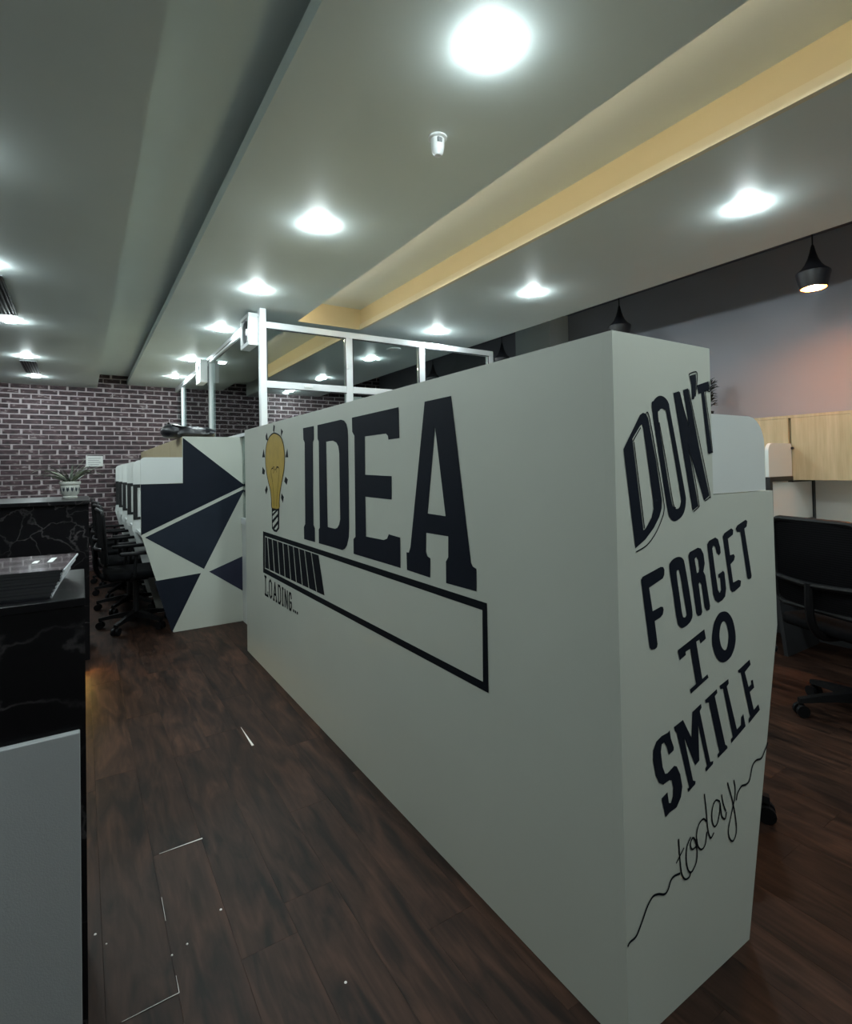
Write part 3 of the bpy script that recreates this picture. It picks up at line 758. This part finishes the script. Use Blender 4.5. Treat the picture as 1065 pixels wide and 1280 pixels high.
g2 = thing('glazed_partition', 'white framed glass partition running back to the brick wall above the triangle panel', 'glass partition', (XG, 6.3, 0))
ys = [(YG + .0255, None), (6.12, 6.18), (8.02, 8.08)]
for (a, b) in ((6.12, 6.18), (8.02, 8.08)):
    obj('post', B(XG - .02, XG + .03, a, b, 0, 2.484, .003, 1), M['alu'], g2)
    obj('gasket', B(XG - .0225, XG - .0205, (a + b) / 2 - .006, (a + b) / 2 + .006, 1.6, 2.484), M['gasket'], g2)
obj('rail', B(XG - .02, XG + .03, YG + .0255, YB - .013, 2.485, ZM - .001, .003, 1), M['alu'], g2)
obj('gasket', B(XG - .0225, XG - .0205, YG + .03, 8.02, 2.505, 2.513), M['gasket'], g2)
for (a, b) in ((YG + .0265, 4.838), (4.87, 6.12), (6.18, 8.02), (8.08, YB - .013)):
    obj('rail', B(XG - .018, XG + .028, a, b, .85, .90), M['alu'], g2)
    obj('pane', B(XG + .001, XG + .009, a + .003, b - .003, .902, 1.607 if b < 6.15 else 2.484), M['glass'], g2)
    obj('lower_board', B(XG - .01, XG + .02, a, b, 0, .85), M['screen'], g2)
obj('rail', B(XG - .018, XG + .028, YG + .0265, 6.12, 1.608, 1.635), M['alu'], g2)
obj('pane', B(XG + .001, XG + .009, YG + .0295, 6.117, 1.636, 2.484), M['glass'], g2)

def fan(loc, lab):
    t = thing('exhaust_fan', lab, 'exhaust fan', loc, 0, 'exhaust fans on the glass partition')
    # local: x outward (towards -x), square plate in y/z
    bm = bmesh.new()
    h = .125
    for (a, b, c, d) in ((-h, h, h - .03, h), (-h, h, -h, -h + .03), (-h, -h + .03, -h + .03, h - .03), (h - .03, h, -h + .03, h - .03)):
        box(bm, -.075, .0, a, b, c, d, .003, 1)
    obj('housing', bm, M['fanwhite'], t, world=False)
    bm = bmesh.new(); n = 28
    for (x, r0, r1) in ((-.066, .070, .098),):
        ring = [[bm.verts.new((xx, r * math.cos(2 * PI * i / n), r * math.sin(2 * PI * i / n))) for i in range(n)] for (xx, r) in ((x, .098), (x, .088), (x + .06, .084))]
        for p, q in zip(ring, ring[1:]):
            for i in range(n): bm.faces.new((p[i], p[(i + 1) % n], q[(i + 1) % n], q[i]))
    obj('shroud', bm, M['grey'], t, world=False, smooth=True)
    obj('hub', tube(bmesh.new(), [(-.06, 0, 0), (-.012, 0, 0)], .026, 16), M['grey'], t, world=False)
    for k in range(5):
        a = 2 * PI * k / 5
        c, s = math.cos(a), math.sin(a); bm = bmesh.new()
        def R(x, y, z): return (x, y * c - z * s, y * s + z * c)
        v = [bm.verts.new(R(*q)) for q in ((-.05, -.012, .022), (-.02, .014, .022), (-.018, .034, .078), (-.052, -.026, .078))]
        bm.faces.new(v); v2 = [bm.verts.new((p.co.x + .003, p.co.y, p.co.z)) for p in v]; bm.faces.new(v2)
        for i in range(4): bm.faces.new((v[i], v[(i + 1) % 4], v2[(i + 1) % 4], v2[i]))
        obj('blade', bm, M['grey'], t, world=False)
    return t
f1 = fan((XG - .021, 4.33, 2.41), 'square white exhaust fan beside the tall corner post of the glass cabin')
dup(f1, (XG - .021, 6.33, 2.41), 0, 'square white exhaust fan on the side glass partition above the backpack')

# ------------------------------------------------------------------ pendants
def make_pendant(loc, lab, lit):
    t = thing('pendant_lamp', lab, 'pendant lamp', loc, 0, 'black pendant lamps in the dark slot')
    obj('cord', tube(bmesh.new(), [(0, 0, .26), (0, 0, ZTOP - loc[2])], .004, 8), M['lampblack'], t, world=False)
    bm = bmesh.new()
    prof = [(.072, 0), (.080, .03), (.093, .085), (.094, .098), (.088, .106), (.066, .125), (.046, .15), (.030, .185), (.018, .225), (.010, .262), (.006, .275)]
    ins = [(.004, .25), (.016, .222), (.043, .15), (.062, .123), (.086, .100), (.088, .085), (.076, .03), (.069, .0)]
    lathe(bm, prof, 32, cap=False)
    o = obj('shade', bm, M['lampblack'], t, world=False, smooth=True)
    bm = bmesh.new(); lathe(bm, ins, 32, cap=False); obj('shade_lining', bm, M['copper'], t, world=False, smooth=True)
    bm = bmesh.new(); lathe(bm, [(.072, 0), (.069, 0)], 32, cap=False); obj('rim', bm, M['lampblack'], t, world=False)
    bm = bmesh.new(); lathe(bm, [(.002, .012), (.028, .018), (.040, .035), (.036, .055), (.018, .08), (.014, .11)], 20)
    obj('bulb', bm, M['pend'] if lit else M['cer'], t, world=False, smooth=True)
    return t
make_pendant((3.9, 1.505, 2.395), 'black pendant lamp glowing warm orange above the right desks', True)
make_pendant((3.9, 2.955, 2.395), 'black unlit pendant lamp next after the glowing one', False)
make_pendant((3.9, 4.485, 2.395), 'black unlit pendant lamp near the white wall column', False)
make_pendant((3.9, 5.862, 2.395), 'black unlit pendant lamp inside the glass cabin', False)

# ------------------------------------------------------------------ office chairs
def make_chair():
    t = thing('office_chair', 'x', 'chair')
    P = M['blackplastic']
    for k in range(5):
        a = 2 * PI * k / 5 + PI - .37
        c, s = math.cos(a), math.sin(a); bm = bmesh.new()
        sec = []
        for (r, z0, z1, hw) in ((.03, .085, .135, .026), (.16, .082, .115, .022), (.285, .068, .090, .017)):
            sec.append([bm.verts.new((r * c - q * s, r * s + q * c, z)) for (q, z) in ((-hw, z0), (hw, z0), (hw * .8, z1), (-hw * .8, z1))])
        for p, q in zip(sec, sec[1:]):
            for i in range(4): bm.faces.new((p[i], p[(i + 1) % 4], q[(i + 1) % 4], q[i]))
        bm.faces.new(sec[0]); bm.faces.new(sec[-1])
        lg = obj('leg', bm, P, t, world=False)
        cx, cy = .275 * c, .275 * s; bm = bmesh.new()
        for sg in (-1, 1):
            tube(bm, [(cx - s * sg * .010, cy + c * sg * .010, .03), (cx - s * sg * .028, cy + c * sg * .028, .03)], .03, 14)
        tube(bm, [(cx, cy, .045), (cx, cy, .075)], .011, 8)
        obj('caster', bm, P, lg, world=False)
    obj('gas_lift', tube(bmesh.new(), [(0, 0, .09), (0, 0, .41)], .024, 14), M['blackmetal'], t, world=False)
    obj('mechanism', B(-.11, .09, -.07, .07, .40, .435, .008), P, t, world=False)
    bm = B(-.23, .24, -.24, .24, .435, .50, .028, 3)
    obj('seat', bm, M['blackfabric'], t, world=False, smooth=True)
    # backrest: curved frame with mesh
    pts = []
    W, z0, z1, r = .235, .56, 1.005, .05
    for (cy, cz, a0) in ((W - r, z1 - r, 0), (-W + r, z1 - r, PI / 2), (-W + r, z0 + r, PI), (W - r, z0 + r, 1.5 * PI)):
        for i in range(5):
            a = a0 + i / 4 * PI / 2
            y, z = cy + r * math.cos(a), cz + r * math.sin(a)
            pts.append((-.255 - .06 * (z - z0) - .0 * z + .35 * y * y, y, z))
    obj('back_frame', tube(bmesh.new(), pts, .015, 8, closed=True), P, t, world=False, smooth=True)
    bm = bmesh.new(); NY, NZ = 10, 8
    gr = [[bm.verts.new((-.257 - .06 * (z0 + .01 + (z1 - z0 - .02) * j / NZ - z0) + .35 * (W * (2 * i / NY - 1)) ** 2, (W - .004) * (2 * i / NY - 1), z0 + .01 + (z1 - z0 - .02) * j / NZ)) for i in range(NY + 1)] for j in range(NZ + 1)]
    for j in range(NZ):
        for i in range(NY): bm.faces.new((gr[j][i], gr[j][i + 1], gr[j + 1][i + 1], gr[j + 1][i]))
    ext = bmesh.ops.solidify(bm, geom=bm.faces[:], thickness=.006)
    obj('back_mesh', bm, M['mesh'], t, world=False, smooth=True)
    obj('lumbar_bar', tube(bmesh.new(), spline([(-.268, -.22, .70), (-.295, 0, .69), (-.268, .22, .70)], 5), .014, 8), P, t, world=False, smooth=True)
    obj('back_support', tube(bmesh.new(), spline([(-.05, 0, .42), (-.22, 0, .43), (-.29, 0, .52), (-.296, 0, .70)], 5), .02, 8), P, t, world=False, smooth=True)
    for sg in (-1, 1):
        ar = obj('armrest', tube(bmesh.new(), spline([(-.06, sg * .22, .43), (-.05, sg * .275, .46), (-.04, sg * .28, .56), (-.03, sg * .275, .645)], 5), .014, 8), P, t, world=False, smooth=True)
        obj('arm_pad', B(-.15, .12, sg * .275 - .035, sg * .275 + .035, .642, .668, .01, 2), P, ar, world=False, smooth=True)
    return t
ch = make_chair()
ch.location = (3.30, 1.12, 0); ch.rotation_euler = (0, 0, -.36)
ch['label'] = 'black mesh-back office chair on casters facing the right wall desks'; ch['group'] = 'black office chairs'
dup(ch, (1.95, 1.24, 0), 3.72, 'black office chair mostly hidden behind the DON\'T FORGET TO SMILE panel')
rr = random.Random(5)
for i in range(4):
    dup(ch, (.385 + rr.uniform(-.01, .01), 5.235 + i * .75, 0), rr.uniform(-.12, .12), f'black office chair at the {ORD[i]} desk behind the navy triangle panel')

# ------------------------------------------------------------------ reception desk (near left) and marble cabinet (far left)
t = thing('reception_counter', 'black marble counter with a white board on its near face', 'counter', (-.8, 1.6, 0))
obj('end_face', B(-1.6, .0045, 1.38, 1.40, .0, 1.018), M['marble'], t)
obj('ledge', B(-1.6, .005, 1.376, 1.80, 1.018, 1.036, .0015, 1), M['marble'], t)
obj('front_panel', B(-1.6, .0045, 1.765, 1.785, .0, 1.018), M['marble'], t)
obj('side_panel', B(-.0155, .0045, 1.4005, 1.7645, .0, 1.018), M['marble'], t)
tag(obj('board', B(-1.6, -.006, 1.361, 1.3795, .0, .757, .0015, 1), M['desk'], t), 'plain white board')

c = thing('marble_cabinet', 'dark marble cabinet carrying a potted plant by the brick wall', 'cabinet', (-.8, 4.6, 0))
obj('body', B(-1.8, .040, 4.14, 5.00, .10, 1.11), M['marble'], c)
obj('plinth', B(-1.75, .0, 4.22, 4.95, 0, .10), M['blackmetal'], c)
obj('top', B(-1.82, .046, 4.11, 5.03, 1.11, 1.135, .002, 1), M['marble'], c)
obj('led_strip', B(-.40, .0, 4.18, 4.192, .093, .0995), M['kickled'], c)

# stack of glossy brochures on the ledge
rs = random.Random(11)
for i in range(9):
    z = 1.0365 + i * .0063
    lab = ('glossy black brochure on top of the stack, with small white print' if i == 8 else 'glossy black brochure lowest in the stack on the marble ledge' if i == 0 else f'glossy black brochure in the stack on the marble ledge, {ORD[i-1]} above the lowest')
    b = thing('brochure', lab, 'brochure', (-.172 + .0035 * i + rs.uniform(-.002, .002), 1.552 + .0035 * i + rs.uniform(-.002, .002), z), -.07 + rs.uniform(-.02, .02), 'brochures stacked on the reception ledge')
    hw, hd = .125, .140
    obj('pages', B(-hw + .002, hw, -hd + .004, hd - .002, .0008, .0052), M['pages'], b, world=False)
    obj('cover', B(-hw, hw - .002, -hd, hd, .0052, .0061), M['gloss'], b, world=False)
    obj('back_cover', B(-hw, hw - .002, -hd, hd, 0, .0008), M['gloss'], b, world=False)
    obj('spine', B(-hw, hw - .003, -hd, -hd + .0035, .0008, .0052), M['gloss'], b, world=False)
    if i == 8:
        obj('print', B(.075, .086, .0, .075, .0061, .0064), M['paper'], b, world=False)
        obj('print', B(.045, .056, .0, .04, .0061, .0064), M['paper'], b, world=False)

# potted plant
pl = thing('potted_plant', 'small arching plant in a patterned ceramic pot on the dark cabinet', 'plant', (-.068, 4.62, 1.135))
pl.scale = (.84, .84, .84)
bm = bmesh.new(); lathe(bm, [(.052, 0), (.056, .012), (.050, .02), (.066, .045), (.072, .085), (.068, .112), (.078, .120), (.080, .138), (.074, .141), (.066, .128)], 32)
obj('pot', bm, M['cer'], pl, world=False, smooth=True)
for k in range(14):
    a = 2 * PI * k / 14; bm = bmesh.new()
    R0 = .0725
    def q(da, z): return (R0 * math.cos(a + da), R0 * math.sin(a + da), z)
    vs = [bm.verts.new(q(d, z)) for d, z in ((0, .055), (.15, .075), (.09, .098), (0, .085), (-.09, .098), (-.15, .075))]
    for v in vs: v.co.x *= 1.01; v.co.y *= 1.01
    bm.faces.new(vs); obj('glaze_motif', bm, M['cerdark'], pl, world=False)
bm = bmesh.new(); lathe(bm, [(.066, .126), (.03, .130), (.004, .131)], 20); obj('soil', bm, M['soil'], pl, world=False)
rp = random.Random(21)
def leaf(par, base, d, ln, up, wd, m, name='leaf', droop=.6):
    d = Vector((math.cos(d), math.sin(d), 0)); s = Vector((-d.y, d.x, 0)); N = 8; bm = bmesh.new(); L_ = []
    for i in range(N + 1):
        tt = i / N
        p = Vector(base) + d * (ln * tt) + Vector((0, 0, up * tt - droop * up * tt ** 3))
        ww = wd * math.sin(PI * min(1, .12 + .88 * tt)) ** .8 if i < N else .0006
        L_.append((bm.verts.new(p + s * ww), bm.verts.new(p + Vector((0, 0, -.25 * ww))), bm.verts.new(p - s * ww)))
    for a, b in zip(L_, L_[1:]):
        bm.faces.new((a[0], a[1], b[1], b[0])); bm.faces.new((a[1], a[2], b[2], b[1]))
    return obj(name, bm, m, par, world=False, smooth=True)
for k in range(40):
    a = rp.uniform(0, 2 * PI)
    if k < 28: a = rp.choice((0, PI)) + rp.uniform(-.5, .5)
    leaf(pl, (rp.uniform(-.02, .02), rp.uniform(-.02, .02), .13), a, rp.uniform(.12, .32), rp.uniform(.12, .24), rp.uniform(.008, .016), M['leaf'] if k % 3 else M['stem'], droop=rp.uniform(.25, .75))
for k in range(9):
    leaf(pl, (rp.uniform(-.02, .02), rp.uniform(-.02, .02), .13), rp.uniform(0, 6.28), rp.uniform(.04, .1), rp.uniform(.12, .26), .006, M['stem'], 'stem', .1)
leaf(pl, (0, 0, .2), .2, .17, .2, .006, M['leaf'], droop=.0)

# dark bushy plant on the right-hand cabinets
p2 = thing('potted_plant', 'dark bushy plant on the right wall cabinets, peeping past the partition edge', 'plant', (4.28, 2.44, 1.622))
bm = bmesh.new(); lathe(bm, [(.05, 0), (.062, .10), (.066, .10), (.058, .095)], 20); obj('pot', bm, M['blackplastic'], p2, world=False, smooth=True)
for k in range(150):
    a = rp.uniform(0, 6.28); z = .14 + rp.uniform(0, .20); q_ = rp.uniform(.0, .06)
    leaf(p2, (q_ * math.cos(a), q_ * math.sin(a), z), a, rp.uniform(.03, .065), rp.uniform(-.03, .07), .016, M['bush'], droop=rp.uniform(0, .5))
obj('stem', tube(bmesh.new(), [(0, 0, .05), (.004, .003, .2), (0, 0, .33)], .008, 8, taper=[1, .8, .4]), M['bush'], p2, world=False)

# notice on the brick wall
nb = thing('wall_notice', 'small white notice fixed to the brick wall behind the plant', 'notice', (.155, YB - .02, 1.41))
obj('sheet', B(.055, .252, YB - .020, YB - .0125, 1.412, 1.555), M['paper'], nb)
for k in range(4):
    obj('printed_line', B(.080, .225 - .02 * (k % 2), YB - .0212, YB - .0201, 1.518 - k * .028, 1.526 - k * .028), M['print'], nb)

# backpack lying on top of the triangle row
bp = thing('backpack', 'black padded backpack lying on top of the triangle-painted workstation', 'bag', (.80, 5.08, 1.603))
def blob(name, c, r, m, parent, sub=3, sq=2.6, flat=None):
    bm = bmesh.new(); bmesh.ops.create_icosphere(bm, subdivisions=sub, radius=1)
    for v in bm.verts:
        n_ = v.co.normalized()
        k = (abs(n_.x) ** sq + abs(n_.y) ** sq + abs(n_.z) ** sq) ** (-1 / sq)
        p = n_ * k
        wob = 1 + .03 * math.sin(9 * p.x + 3 * p.y) + .025 * math.sin(7 * p.y - 5 * p.z)
        v.co = Vector((c[0] + r[0] * p.x * wob, c[1] + r[1] * p.y * wob, max(c[2] + r[2] * p.z * wob, flat if flat is not None else -9)))
    return obj(name, bm, m, parent, world=False, smooth=True)
blob('main_compartment', (.03, .0, .046), (.175, .16, .052), M['leather'], bp, sq=3.4, flat=.001)
blob('padded_top', (-.125, .0, .056), (.105, .14, .066), M['leather'], bp, sq=2.2, flat=.001)
blob('front_pocket', (.04, .02, .092), (.12, .11, .018), M['blackfabric'], bp)
obj('zip', tube(bmesh.new(), spline([(-.10, -.125, .052), (.0, -.136, .048), (.12, -.132, .046), (.18, -.10, .045)], 5), .0035, 6), M['grey'], bp, world=False)
obj('shoulder_strap', tube(bmesh.new(), spline([(-.15, -.10, .10), (-.02, -.135, .075), (.10, -.13, .06), (.19, -.08, .03)], 6), .011, 8), M['blackfabric'], bp, world=False, smooth=True)
obj('carry_handle', tube(bmesh.new(), spline([(-.16, -.04, .112), (-.165, 0, .130), (-.16, .04, .112)], 5), .007, 8), M['blackfabric'], bp, world=False, smooth=True)
